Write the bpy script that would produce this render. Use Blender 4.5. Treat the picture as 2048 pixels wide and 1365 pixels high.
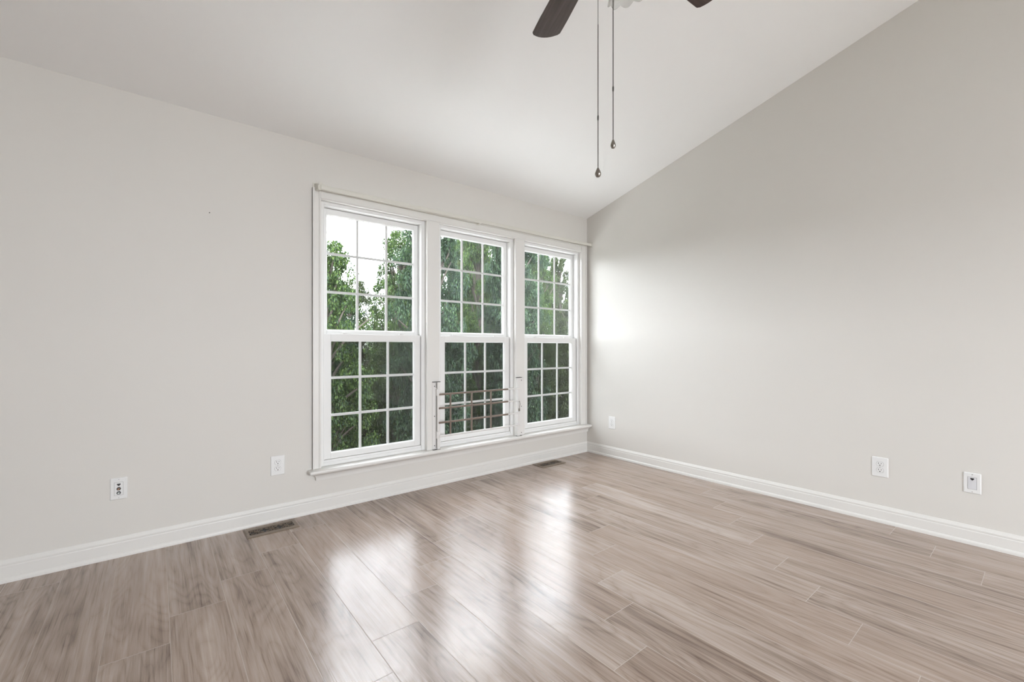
import bpy, bmesh, math, random
import numpy as np
from mathutils import Vector, Matrix

for o in list(bpy.data.objects):
    bpy.data.objects.remove(o)
SC = bpy.context.scene
COL = SC.collection
PI = math.pi
R = math.radians

# ------------------------------------------------------------------ camera
CAM = Vector((-3.508, -3.066, 1.094))
FX, FY = 0.6310, 0.7758                      # viewing direction in plan (camera is level)
cd = bpy.data.cameras.new('camera')
cam = bpy.data.objects.new('camera', cd)
COL.objects.link(cam)
cam.location = CAM
cam.rotation_euler = (PI / 2, 0, -math.atan2(FX, FY))
cd.sensor_width = 36
cd.lens = 875.0 * 36 / 2048
cd.shift_y = 12.0 / 2048
cd.clip_start = 0.02
SC.camera = cam

# ------------------------------------------------------------------ view, world and daylight
SC.view_settings.view_transform = 'Standard'
SC.view_settings.look = 'None'
SC.view_settings.gamma = 1.0
SC.view_settings.use_curve_mapping = False
SC.view_settings.exposure = 1.12
SKY = 8.2
w = bpy.data.worlds.new('overcast_sky')
SC.world = w
w.use_nodes = True
wn = w.node_tree
wn.nodes.clear()
wo = wn.nodes.new('ShaderNodeOutputWorld')
wb = wn.nodes.new('ShaderNodeBackground')
wb.inputs['Color'].default_value = (0.94, 0.99, 1.055, 1)
wb.inputs['Strength'].default_value = SKY
wn.links.new(wb.outputs[0], wo.inputs[0])
SC.cycles.max_bounces = 14
SC.cycles.diffuse_bounces = 8
SC.cycles.glossy_bounces = 6
SC.cycles.transmission_bounces = 8
SC.cycles.transparent_max_bounces = 24
SC.cycles.caustics_reflective = False
SC.cycles.caustics_refractive = False
SC.cycles.sample_clamp_indirect = 12


def portal(name, loc, rot, sx, sy):
    """a sampling portal in a wall opening: it guides sky light, it emits nothing itself"""
    l = bpy.data.lights.new(name, 'AREA')
    l.shape = 'RECTANGLE'
    l.size, l.size_y = sx, sy
    l.cycles.is_portal = True
    o = bpy.data.objects.new(name, l)
    o.location = loc
    o.rotation_euler = rot
    COL.objects.link(o)
    return o


portal('window_portal', (-1.38, 0.30, 1.19), (-PI / 2, 0, 0), 2.9, 2.1)
portal('rear_portal', (-2.45, -6.75, 1.20), (PI / 2, 0, 0), 2.1, 2.4)

# ------------------------------------------------------------------ materials


class NT:
    def __init__(s, name):
        s.m = bpy.data.materials.new(name)
        s.m.use_nodes = True
        s.t = s.m.node_tree
        s.t.nodes.clear()
        s.out = s.t.nodes.new('ShaderNodeOutputMaterial')

    def n(s, kind, **kw):
        nd = s.t.nodes.new(kind)
        for k, v in kw.items():
            setattr(nd, k, v)
        return nd

    def l(s, a, b):
        s.t.links.new(a, b)

    def math(s, op, a, b=None, c=None):
        nd = s.n('ShaderNodeMath', operation=op)
        for i, v in enumerate((a, b, c)):
            if v is None:
                continue
            if isinstance(v, (int, float)):
                nd.inputs[i].default_value = v
            else:
                s.l(v, nd.inputs[i])
        return nd.outputs[0]

    def mix(s, fac, a, b):
        nd = s.n('ShaderNodeMix', data_type='RGBA')
        for sock, v in ((nd.inputs[0], fac), (nd.inputs[6], a), (nd.inputs[7], b)):
            if isinstance(v, (int, float)):
                sock.default_value = v
            elif isinstance(v, tuple):
                sock.default_value = (*v, 1)
            else:
                s.l(v, sock)
        return nd.outputs[2]

    def noise(s, vec, scale, detail=3, rough=0.5, dim='3D'):
        nd = s.n('ShaderNodeTexNoise', noise_dimensions=dim)
        nd.inputs['Scale'].default_value = scale
        nd.inputs['Detail'].default_value = detail
        nd.inputs['Roughness'].default_value = rough
        if vec is not None:
            s.l(vec, nd.inputs['Vector'])
        return nd.outputs['Fac']

    def ramp(s, fac, stops):
        nd = s.n('ShaderNodeValToRGB')
        e = nd.color_ramp.elements
        while len(e) < len(stops):
            e.new(0.5)
        for i, (p, c) in enumerate(stops):
            e[i].position = p
            e[i].color = (*c, 1) if len(c) == 3 else c
        s.l(fac, nd.inputs[0])
        return nd.outputs[0]

    def bsdf(s, color, rough=0.5, metal=0.0, spec=0.5, normal=None, coat=0.0):
        b = s.n('ShaderNodeBsdfPrincipled')
        if isinstance(color, tuple):
            b.inputs['Base Color'].default_value = (*color, 1)
        else:
            s.l(color, b.inputs['Base Color'])
        if isinstance(rough, (int, float)):
            b.inputs['Roughness'].default_value = rough
        else:
            s.l(rough, b.inputs['Roughness'])
        b.inputs['Metallic'].default_value = metal
        b.inputs['Specular IOR Level'].default_value = spec
        b.inputs['Coat Weight'].default_value = coat
        if normal is not None:
            s.l(normal, b.inputs['Normal'])
        s.l(b.outputs[0], s.out.inputs[0])
        return b

    def bump(s, h, strength, dist):
        nd = s.n('ShaderNodeBump')
        nd.inputs['Strength'].default_value = strength
        nd.inputs['Distance'].default_value = dist
        s.l(h, nd.inputs['Height'])
        return nd.outputs[0]

    def coords(s, which='Object'):
        return s.n('ShaderNodeTexCoord').outputs[which]


def paint(name, col, rough, var=0.03, scale=3.0, bump=0.0):
    t = NT(name)
    c = t.coords()
    f = t.noise(c, scale, 4, 0.6)
    k = tuple(x * (1 - var) for x in col)
    cc = t.mix(f, k, tuple(min(1, x * (1 + var)) for x in col))
    nrm = t.bump(t.noise(c, 260, 2), bump, 0.002) if bump else None
    t.bsdf(cc, rough, normal=nrm)
    return t.m


M = {}
M['wall'] = paint('wall_paint_greige', (0.640, 0.620, 0.583), 0.6, 0.015, 1.6, 0.06)
M['ceiling'] = paint('ceiling_paint_white', (0.85, 0.853, 0.848), 0.75, 0.01, 1.0, 0.05)
M['trim'] = paint('trim_paint_semigloss', (0.70, 0.688, 0.660), 0.35, 0.01, 6)
M['vinyl'] = paint('window_vinyl_white', (0.74, 0.738, 0.725), 0.32, 0.01, 8)
M['muntin'] = paint('grid_white', (0.72, 0.72, 0.715), 0.4, 0.01, 8)
M['plastic'] = paint('wall_plate_white_plastic', (0.735, 0.735, 0.725), 0.3, 0.005, 20)
M['plastic_gray'] = paint('insert_gray_white_plastic', (0.62, 0.62, 0.635), 0.35, 0.005, 20)
M['dark'] = paint('socket_dark', (0.012, 0.011, 0.010), 0.5, 0.1, 90)
M['seam'] = paint('reveal_shadow_gray', (0.22, 0.21, 0.2), 0.6, 0.1, 60)
M['rod'] = paint('curtain_rod_enamel', (0.64, 0.625, 0.565), 0.3, 0.01, 12)
M['guard'] = paint('guard_white_enamel', (0.70, 0.685, 0.665), 0.35, 0.03, 14)
M['guard_tube'] = paint('guard_backlit_shade', (0.185, 0.137, 0.108), 0.4, 0.06, 40)  # shade of the backlit white bars is mixed into this colour
M['rubber'] = paint('dark_cap_rubber', (0.05, 0.045, 0.04), 0.6, 0.1, 40)


def metal(name, col, rough, var=0.25, scale=120):
    t = NT(name)
    f = t.noise(t.coords(), scale, 3)
    t.bsdf(t.mix(f, tuple(x * (1 - var) for x in col), tuple(min(1, x * (1 + var)) for x in col)), rough, metal=1.0)
    return t.m


M['pewter'] = metal('aged_pewter', (0.30, 0.275, 0.245), 0.35, 0.35, 220)
M['chain'] = metal('chain_gunmetal', (0.10, 0.095, 0.09), 0.4)
M['screw'] = metal('screw_steel', (0.45, 0.44, 0.42), 0.4)
M['brass'] = metal('coax_brass', (0.20, 0.125, 0.085), 0.35)
M['nickel'] = metal('coax_nickel', (0.32, 0.33, 0.31), 0.35)
M['fan_metal'] = metal('fan_pewter_housing', (0.38, 0.35, 0.31), 0.38, 0.12, 30)


def blade_wood():
    t = NT('fan_blade_dark_walnut')
    mp = t.n('ShaderNodeMapping')
    mp.inputs['Scale'].default_value = (2.2, 34, 4)
    t.l(t.coords(), mp.inputs[0])
    f = t.noise(mp.outputs[0], 1.6, 5, 0.6)
    c = t.ramp(f, [(0.28, (0.020, 0.011, 0.009)), (0.5, (0.046, 0.025, 0.021)), (0.72, (0.085, 0.052, 0.047))])
    t.bsdf(c, 0.38, spec=0.5)
    return t.m


M['blade'] = blade_wood()


def glass(name, haze, seed, hz_scale=2.2, tint=(0.965, 0.968, 0.966)):
    """clear pane: fresnel reflection over see-through, with a film of dried dirt"""
    t = NT(name)
    fr = t.n('ShaderNodeFresnel')
    fr.inputs[0].default_value = 1.36
    back = t.n('ShaderNodeNewGeometry').outputs['Backfacing']
    fac = t.math('MULTIPLY', fr.outputs[0], t.math('SUBTRACT', 1.0, back))
    tr = t.n('ShaderNodeBsdfTransparent')
    tr.inputs[0].default_value = (*tint, 1)
    gl = t.n('ShaderNodeBsdfGlossy')
    gl.inputs['Roughness'].default_value = 0.0
    mx = t.n('ShaderNodeMixShader')
    t.l(fac, mx.inputs[0]); t.l(tr.outputs[0], mx.inputs[1]); t.l(gl.outputs[0], mx.inputs[2])
    mp = t.n('ShaderNodeMapping')
    mp.inputs['Location'].default_value = (seed * 3.7, seed, seed * 1.3)
    t.l(t.coords(), mp.inputs[0])
    nz = t.noise(mp.outputs[0], hz_scale, 5, 0.65)
    h = t.n('ShaderNodeMapRange')
    h.inputs['From Min'].default_value = 0.35
    h.inputs['From Max'].default_value = 0.75
    h.inputs['To Min'].default_value = haze * 0.35
    h.inputs['To Max'].default_value = haze * 1.7
    t.l(nz, h.inputs[0])
    df = t.n('ShaderNodeBsdfTranslucent')
    df.inputs[0].default_value = (0.72, 0.75, 0.74, 1)
    m2 = t.n('ShaderNodeMixShader')
    t.l(h.outputs[0], m2.inputs[0]); t.l(mx.outputs[0], m2.inputs[1]); t.l(df.outputs[0], m2.inputs[2])
    t.l(m2.outputs[0], t.out.inputs[0])
    return t.m


M['glass_1'] = glass('pane_glass_a', 0.0008, 1.0)
M['glass_2'] = glass('pane_glass_b', 0.003, 2.0)
M['glass_3'] = glass('pane_glass_c', 0.005, 3.0)
M['glass_low'] = glass('pane_glass_low', 0.0006, 4.0)


def screen_mat():
    t = NT('insect_screen_mesh')
    tr = t.n('ShaderNodeBsdfTransparent')
    df = t.n('ShaderNodeBsdfDiffuse')
    df.inputs[0].default_value = (0.010, 0.010, 0.010, 1)
    wv = t.noise(t.coords(), 6, 3)
    f = t.math('ADD', t.math('MULTIPLY', wv, 0.08), 0.25)
    mx = t.n('ShaderNodeMixShader')
    t.l(f, mx.inputs[0]); t.l(tr.outputs[0], mx.inputs[1]); t.l(df.outputs[0], mx.inputs[2])
    t.l(mx.outputs[0], t.out.inputs[0])
    return t.m


M['screen'] = screen_mat()


def frosted():
    t = NT('ribbed_shade_glass')
    g = t.n('ShaderNodeBsdfGlass')
    g.inputs['Roughness'].default_value = 0.22
    g.inputs['IOR'].default_value = 1.3
    g.inputs['Color'].default_value = (0.95, 0.95, 0.94, 1)
    tr = t.n('ShaderNodeBsdfTransparent')
    tl = t.n('ShaderNodeBsdfTranslucent')
    tl.inputs[0].default_value = (0.85, 0.84, 0.82, 1)
    a = t.n('ShaderNodeMixShader'); a.inputs[0].default_value = 0.35
    t.l(tr.outputs[0], a.inputs[1]); t.l(tl.outputs[0], a.inputs[2])
    b = t.n('ShaderNodeMixShader'); b.inputs[0].default_value = 0.3
    t.l(a.outputs[0], b.inputs[1]); t.l(g.outputs[0], b.inputs[2])
    t.l(b.outputs[0], t.out.inputs[0])
    return t.m


M['shade'] = frosted()


def floor_mat():
    """wide plank laminate: rows run towards the window wall, end joints step by one fixed offset per row"""
    PW, X0, STEP, PL, Y0 = 0.193, -2.888, 0.1955, 1.245, -1.478
    t = NT('laminate_greige_plank')
    co = t.coords()
    sp = t.n('ShaderNodeSeparateXYZ')
    t.l(co, sp.inputs[0])
    x, y = sp.outputs[0], sp.outputs[1]
    u = t.math('DIVIDE', t.math('SUBTRACT', x, X0), PW)
    row = t.math('FLOOR', u)
    fu = t.math('FRACT', u)
    v = t.math('DIVIDE', t.math('SUBTRACT', t.math('SUBTRACT', y, Y0), t.math('MULTIPLY', row, STEP)), PL)
    cell = t.math('FLOOR', v)
    fv = t.math('FRACT', v)
    cid = t.n('ShaderNodeCombineXYZ')
    t.l(row, cid.inputs[0]); t.l(cell, cid.inputs[1])
    wn_ = t.n('ShaderNodeTexWhiteNoise', noise_dimensions='3D')
    t.l(cid.outputs[0], wn_.inputs['Vector'])
    rnd = wn_.outputs['Value']
    rc = t.n('ShaderNodeSeparateColor')
    t.l(wn_.outputs['Color'], rc.inputs[0])
    # grain space: stretched along the plank, shifted per plank
    gx = t.math('ADD', x, t.math('MULTIPLY', rc.outputs[0], 37.0))
    gy = t.math('ADD', y, t.math('MULTIPLY', rc.outputs[1], 23.0))

    def grain(sx, sy, sc, det, rough, dist=0.0, off=0.0):
        c = t.n('ShaderNodeCombineXYZ')
        t.l(t.math('MULTIPLY', gx, sx), c.inputs[0])
        t.l(t.math('MULTIPLY', gy, sy), c.inputs[1])
        c.inputs[2].default_value = off
        nd = t.n('ShaderNodeTexNoise')
        nd.inputs['Scale'].default_value = sc
        nd.inputs['Detail'].default_value = det
        nd.inputs['Roughness'].default_value = rough
        nd.inputs['Distortion'].default_value = dist
        t.l(c.outputs[0], nd.inputs['Vector'])
        return nd.outputs['Fac']

    broad = grain(9, 1.1, 1.0, 3, 0.55, 0.6)
    # cathedral figure: contour lines of a slow stretched field
    fld = grain(5.0, 0.9, 1.0, 2, 0.45, 0.35, 4.0)
    rings = t.math('ABSOLUTE', t.math('SUBTRACT', t.math('FRACT', t.math('MULTIPLY', fld, 17.0)), 0.5))
    streak = grain(60, 1.6, 1.0, 5, 0.65, 0.4, 9.0)
    fine = grain(230, 6.0, 1.0, 4, 0.7, 0.0, 13.0)
    f = t.math('ADD', t.math('MULTIPLY', broad, 0.48), t.math('MULTIPLY', streak, 0.46))
    f = t.math('ADD', f, t.math('MULTIPLY', t.math('POWER', t.math('MULTIPLY', rings, 2.0), 0.45), 0.085))
    f = t.math('ADD', f, t.math('MULTIPLY', fine, 0.22))
    f = t.math('ADD', f, t.math('MULTIPLY', t.math('SUBTRACT', rnd, 0.5), 0.10))
    pore = t.n('ShaderNodeMapRange')
    pore.inputs['From Min'].default_value = 0.57
    pore.inputs['From Max'].default_value = 0.68
    t.l(grain(120, 2.6, 1.0, 4, 0.6, 0.5, 21.0), pore.inputs[0])
    f = t.math('SUBTRACT', f, t.math('MULTIPLY', pore.outputs[0], 0.085))
    base = t.ramp(f, [(0.40, (0.072, 0.046, 0.033)), (0.53, (0.240, 0.177, 0.139)), (0.65, (0.382, 0.304, 0.256)),
                      (0.83, (0.525, 0.442, 0.386))])
    warm = t.mix(t.math('MULTIPLY', rc.outputs[2], 0.35), base, (0.30, 0.205, 0.150))
    # bevelled joints
    eu = t.math('MINIMUM', fu, t.math('SUBTRACT', 1.0, fu))
    ev = t.math('MINIMUM', fv, t.math('SUBTRACT', 1.0, fv))
    du = t.math('MULTIPLY', eu, PW)
    dv = t.math('MULTIPLY', ev, PL)
    d = t.math('MINIMUM', du, dv)
    groove = t.n('ShaderNodeMapRange')
    groove.inputs['From Min'].default_value = 0.0004
    groove.inputs['From Max'].default_value = 0.0016
    t.l(d, groove.inputs[0])
    col = t.mix(groove.outputs[0], (0.50, 0.43, 0.38), warm)
    hgt = t.math('ADD', groove.outputs[0], t.math('MULTIPLY', fine, 0.10))
    nrm = t.bump(hgt, 0.22, 0.0012)
    rg = t.math('ADD', t.math('MULTIPLY', streak, 0.10), 0.185)
    b = t.bsdf(col, rg, spec=0.55, normal=nrm)
    t.l(t.math('MULTIPLY', groove.outputs[0], 0.58), b.inputs['Specular IOR Level'])
    return t.m


M['floor'] = floor_mat()


def register_mat():
    t = NT('register_tan_enamel')
    f = t.noise(t.coords(), 40, 3)
    t.bsdf(t.mix(f, (0.155, 0.115, 0.082), (0.24, 0.185, 0.135)), 0.42)
    return t.m


M['register'] = register_mat()


def leaf_mat(name, dark, mid, light):
    t = NT(name)
    g = t.n('ShaderNodeNewGeometry')
    r = g.outputs['Random Per Island']
    n_ = t.noise(g.outputs['Position'], 0.8, 3)
    f = t.math('ADD', t.math('MULTIPLY', r, 0.6), t.math('MULTIPLY', n_, 0.45))
    c = t.ramp(f, [(0.15, dark), (0.5, mid), (0.85, light)])
    d = t.n('ShaderNodeBsdfDiffuse')
    t.l(c, d.inputs[0])
    tl = t.n('ShaderNodeBsdfTranslucent')
    c2 = t.mix(0.5, c, light)
    t.l(c2, tl.inputs[0])
    mx = t.n('ShaderNodeMixShader')
    mx.inputs[0].default_value = 0.35
    t.l(d.outputs[0], mx.inputs[1]); t.l(tl.outputs[0], mx.inputs[2])
    gl = t.n('ShaderNodeBsdfGlossy')
    gl.inputs['Roughness'].default_value = 0.45
    gl.inputs[0].default_value = (0.35, 0.42, 0.40, 1)
    m2 = t.n('ShaderNodeMixShader')
    m2.inputs[0].default_value = 0.03
    t.l(mx.outputs[0], m2.inputs[1]); t.l(gl.outputs[0], m2.inputs[2])
    t.l(m2.outputs[0], t.out.inputs[0])
    return t.m


LEAF = [leaf_mat('leaf_green', (0.004, 0.009, 0.004), (0.014, 0.030, 0.009), (0.075, 0.118, 0.024)),
        leaf_mat('leaf_blue_green', (0.005, 0.011, 0.008), (0.013, 0.026, 0.015), (0.048, 0.082, 0.034)),
        leaf_mat('leaf_olive', (0.008, 0.011, 0.005), (0.021, 0.029, 0.011), (0.070, 0.092, 0.028))]
M['bark'] = paint('tree_bark', (0.045, 0.036, 0.028), 0.9, 0.4, 9)
M['bounce_slab'] = paint('pale_bounce_concrete', (0.50, 0.495, 0.475), 0.9, 0.08, 0.8)  # pale tone of the unseen slabs added to bounce skylight indoors
M['grass'] = paint('ground_leaf_litter', (0.018, 0.024, 0.012), 0.95, 0.5, 1.3)

# ------------------------------------------------------------------ mesh helpers


class MB:
    """collects shapes; build() links them as one mesh object"""

    def __init__(s):
        s.v = []
        s.f = []

    def add(s, vs, fs):
        b = len(s.v)
        s.v += [tuple(v) for v in vs]
        s.f += [tuple(i + b for i in f) for f in fs]
        return s

    def box(s, x0, x1, y0, y1, z0, z1):
        x0, x1 = min(x0, x1), max(x0, x1)
        y0, y1 = min(y0, y1), max(y0, y1)
        z0, z1 = min(z0, z1), max(z0, z1)
        vs = [(x0, y0, z0), (x1, y0, z0), (x1, y1, z0), (x0, y1, z0), (x0, y0, z1), (x1, y0, z1), (x1, y1, z1), (x0, y1, z1)]
        return s.add(vs, [(0, 3, 2, 1), (4, 5, 6, 7), (0, 1, 5, 4), (1, 2, 6, 5), (2, 3, 7, 6), (3, 0, 4, 7)])

    def loft(s, rings, close=True, cap=True):
        n = len(rings[0])
        vs = [p for r in rings for p in r]
        fs = []
        for i in range(len(rings) - 1):
            for j in range(n if close else n - 1):
                k = (j + 1) % n
                fs.append((i * n + j, i * n + k, (i + 1) * n + k, (i + 1) * n + j))
        if cap:
            fs.append(tuple(reversed(range(n))))
            fs.append(tuple((len(rings) - 1) * n + j for j in range(n)))
        return s.add(vs, fs)

    def lathe(s, prof, c, n=24, axis=Vector((0, 0, 1))):
        q = Vector((0, 0, 1)).rotation_difference(axis)
        rings = []
        for r, h in prof:
            rings.append([Vector(c) + q @ Vector((max(r, 1e-5) * math.cos(2 * PI * j / n), max(r, 1e-5) * math.sin(2 * PI * j / n), h)) for j in range(n)])
        return s.loft(rings)

    def tube(s, pts, r, n=10):
        pts = [Vector(p) for p in pts]
        rings = []
        up = None
        for i, p in enumerate(pts):
            d = (pts[min(i + 1, len(pts) - 1)] - pts[max(i - 1, 0)]).normalized()
            if up is None:
                up = d.orthogonal().normalized()
            up = (up - d * up.dot(d)).normalized()
            sd = d.cross(up)
            rr = r[i] if isinstance(r, (list, tuple)) else r
            rings.append([p + up * rr * math.cos(2 * PI * j / n) + sd * rr * math.sin(2 * PI * j / n) for j in range(n)])
        return s.loft(rings)

    def ball(s, c, r, n=8, m=6):
        prof = [(r * math.sin(PI * i / m), -r * math.cos(PI * i / m)) for i in range(m + 1)]
        return s.lathe(prof, c, n)

    def build(s, name, mat, parent=None, smooth=False, bevel=0.0, seg=2):
        me = bpy.data.meshes.new(name)
        me.from_pydata([tuple(v) for v in s.v], [], s.f)
        if isinstance(mat, (list, tuple)):
            for m in mat:
                me.materials.append(m)
        else:
            me.materials.append(mat)
        bm = bmesh.new()
        bm.from_mesh(me)
        bmesh.ops.recalc_face_normals(bm, faces=bm.faces)
        bm.to_mesh(me)
        bm.free()
        o = bpy.data.objects.new(name, me)
        COL.objects.link(o)
        if bevel:
            md = o.modifiers.new('bevel', 'BEVEL')
            md.width = bevel
            md.segments = seg
            md.limit_method = 'ANGLE'
            md.angle_limit = R(40)
        if smooth:
            for p in me.polygons:
                p.use_smooth = True
            try:
                me.set_sharp_from_angle(angle=R(40))
            except Exception:
                pass
        if parent is not None:
            o.parent = parent
            o.matrix_parent_inverse = Matrix.Translation(parent.location).inverted() if parent.parent is None else parent.matrix_parent_inverse
            # parts are modelled in world space; parents are only ever translated
            o.matrix_parent_inverse = Matrix.Translation(-world_loc(parent))
        return o


def world_loc(o):
    return Vector(o['_wl']) if '_wl' in o else Vector((0, 0, 0))


def tag(o, label=None, cat=None, group=None, kind=None):
    if label:
        o['label'] = label
    if cat:
        o['category'] = cat
    if group:
        o['group'] = group
    if kind:
        o['kind'] = kind
    return o


def thing(name, loc, label, cat, group=None, kind=None):
    o = bpy.data.objects.new(name, None)
    o.empty_display_size = 0.05
    o.location = loc
    o['_wl'] = tuple(loc)
    COL.objects.link(o)
    return tag(o, label, cat, group, kind)


def struct(o):
    o['kind'] = 'structure'
    return o


# ------------------------------------------------------------------ room shell
XL, YR = -7.2, -6.6             # far left and rear extents of the room
EAVE, SLOPE = 2.44, 0.2765
ZR = EAVE - SLOPE * YR          # ceiling height at the rear
WX0, WX1, WZ0, WZ1 = -2.662, -0.100, 0.262, 2.080   # rough opening of the triple window
TH = 0.16

MB().box(XL - TH, TH, YR - TH, TH, -0.12, 0.0).build('floor', M['floor'])
struct(bpy.data.objects['floor'])

b = MB()
b.box(XL - TH, WX0, 0, TH, 0, EAVE + 0.04)
b.box(WX1, TH, 0, TH, 0, EAVE + 0.04)
b.box(WX0, WX1, 0, TH, 0, WZ0)
b.box(WX0, WX1, 0, TH, WZ1, EAVE + 0.04)
struct(b.build('wall_back', M['wall']))


def gable(x0, x1, y0, y1):
    """side wall that follows the sloping ceiling"""
    z0, z1 = EAVE - SLOPE * y0 + 0.04, EAVE - SLOPE * y1 + 0.04
    vs = [(x0, y0, 0), (x1, y0, 0), (x1, y1, 0), (x0, y1, 0), (x0, y0, z0), (x1, y0, z0), (x1, y1, z1), (x0, y1, z1)]
    return MB().add(vs, [(0, 3, 2, 1), (4, 5, 6, 7), (0, 1, 5, 4), (1, 2, 6, 5), (2, 3, 7, 6), (3, 0, 4, 7)])


struct(gable(0, TH, YR - TH, 0).build('wall_right', M['wall']))
struct(gable(XL - TH, XL, YR - TH, 0).build('wall_left', M['wall']))
# rear wall behind the photographer, with an unseen opening added for fill daylight
b = MB()
OX0, OX1, OZ1 = -3.5, -1.4, 2.40
b.box(XL, OX0, YR - TH, YR, 0, ZR + 0.05)
b.box(OX1, 0, YR - TH, YR, 0, ZR + 0.05)
b.box(OX0, OX1, YR - TH, YR, OZ1, ZR + 0.05)
struct(b.build('wall_front', M['wall']))
yA, yB = TH, YR - TH
vs = []
for (yy) in (yA, yB):
    for dz in (0, 0.14):
        for xx in (XL - TH, TH):
            vs.append((xx, yy, EAVE - SLOPE * yy + dz))
struct(MB().add(vs, [(0, 1, 5, 4), (2, 6, 7, 3), (0, 2, 3, 1), (4, 5, 7, 6), (0, 4, 6, 2), (1, 3, 7, 5)]).build('ceiling', M['ceiling']))
struct(MB().box(XL - TH, 0.6, TH + 0.001, TH + 0.80, 2.42, 2.56).build('sky_shading_eave', M['trim']))  # unseen overhang added to hold back light from the high sky

# ---- baseboards: ogee cap, flat, quarter-round shoe
PROF = [(0.000, 0.0), (0.0185, 0.0), (0.0185, 0.008), (0.0175, 0.015), (0.015, 0.020), (0.0115, 0.0235), (0.0115, 0.073), (0.0095, 0.078),
        (0.0105, 0.083), (0.0105, 0.088), (0.008, 0.094), (0.0055, 0.100), (0.0035, 0.105), (0.0, 0.105)]


def base_run(name, p0, p1, nx, ny):
    rings = []
    for (px, py, m) in ((*p0, 1), (*p1, -1)):
        ring = []
        for d, z in PROF:
            ring.append((px + nx * d, py + ny * d, z))
        rings.append(ring)
    return struct(MB().loft(rings).build(name, M['trim']))


base_run('baseboard_back', (XL, 0), (0, 0), 0, -1)
base_run('baseboard_right', (0, YR), (0, 0), -1, 0)
base_run('baseboard_left', (XL, YR), (XL, 0), 1, 0)

# ------------------------------------------------------------------ window wall trim
CT = 0.018          # casing thickness
OPEN = [(-2.662, -1.877), (-1.768, -0.986), (-0.878, -0.100)]
ZS = 0.289          # top of the stool
HEAD = 2.080


def casing_v(x0, x1, z0, z1, inner):
    """side casing with a back band on the outer edge and a bead at the opening"""
    b = MB()
    b.box(x0, x1, -CT + 0.004, 0.0, z0, z1)
    if inner > 0:    # opening lies to the right
        b.box(x0, x0 + 0.014, -CT - 0.003, 0.0, z0, z1)
        b.box(x1 - 0.010, x1, -CT, 0.0, z0, z1)
    else:
        b.box(x1 - 0.014, x1, -CT - 0.003, 0.0, z0, z1)
        b.box(x0, x0 + 0.010, -CT, 0.0, z0, z1)
    return b


struct(casing_v(-2.712, -2.662, ZS, 2.146, 1).build('trim_1', M['trim'], bevel=0.003))
struct(casing_v(-0.100, -0.022, ZS, 2.146, -1).build('trim_2', M['trim'], bevel=0.003))
b = MB()
b.box(-2.662, -0.100, -CT + 0.004, 0.0, HEAD, 2.146)
b.box(-2.662, -0.100, -CT - 0.003, 0.0, 2.132, 2.146)
b.box(-2.662, -0.100, -CT, 0.0, HEAD, HEAD + 0.010)
struct(b.build('trim_3', M['trim'], bevel=0.003))
# mullion posts between the three units, cased flush with the casing
for k, (x0, x1) in enumerate(((-1.877, -1.768), (-0.986, -0.878))):
    b = MB().box(x0, x1, -CT, TH - 0.005, ZS, HEAD)
    struct(b.build('trim_%d' % (4 + k), M['trim'], bevel=0.0025))
# stool with a rounded nose, cove and apron, returned at the left end
SP = [(0.020, 0.212), (0.021, 0.218), (0.022, 0.228), (0.026, 0.238), (0.033, 0.247), (0.043, 0.255), (0.052, 0.259), (0.060, 0.261),
      (0.067, 0.265), (0.071, 0.271), (0.0725, 0.277), (0.071, 0.283), (0.067, 0.2875), (0.060, 0.289)]
rings = []
for d, z in SP:
    xl = -2.672 - d * 0.95
    rings.append([(xl, -d, z), (-0.006, -d, z), (-0.006, 0.0, z), (xl, 0.0, z)])
struct(MB().loft(rings).build('trim_6', M['trim'], smooth=True))
struct(MB().box(WX0, WX1, -0.001, 0.05, WZ0, ZS).build('trim_7', M['trim']))    # stool inside the opening
# jamb extensions: a liner round the whole opening
b = MB()
b.box(WX0 - 0.0, WX0 + 0.004, -CT + 0.002, TH, ZS, HEAD)
b.box(WX1 - 0.004, WX1, -CT + 0.002, TH, ZS, HEAD)
b.box(WX0, WX1, -CT + 0.002, TH, HEAD - 0.004, HEAD)
struct(b.build('trim_8', M['trim']))

# ------------------------------------------------------------------ double hung windows


def sash(x0, x1, z0, z1, st, rt, rb, y0, y1):
    """a sash frame with a sloped glazing bead; returns mesh builder and the clear glass opening"""
    b = MB()
    gx0, gx1, gz0, gz1 = x0 + st, x1 - st, z0 + rb, z1 - rt
    b.box(x0, gx0, y0, y1, z0, z1)
    b.box(gx1, x1, y0, y1, z0, z1)
    b.box(gx0, gx1, y0, y1, z0, gz0)
    b.box(gx0, gx1, y0, y1, gz1, z1)
    return b, (gx0, gx1, gz0, gz1)


def bead(g, y0, depth=0.012, wd=0.006):
    """thin bevelled stop round the glass"""
    x0, x1, z0, z1 = g
    o = [(x0, z0), (x1, z0), (x1, z1), (x0, z1)]
    i = [(x0 + wd, z0 + wd), (x1 - wd, z0 + wd), (x1 - wd, z1 - wd), (x0 + wd, z1 - wd)]
    vs = [(x, y0 + 0.002, z) for x, z in o] + [(x, y0 + depth, z) for x, z in i] + [(x, y0 + depth + 0.004, z) for x, z in i] + [(x, y0 + depth + 0.004, z) for x, z in o]
    fs = []
    for r in range(3):
        for j in range(4):
            k = (j + 1) % 4
            fs.append((r * 4 + j, r * 4 + k, r * 4 + 4 + k, r * 4 + 4 + j))
    return MB().add(vs, fs)


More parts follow.
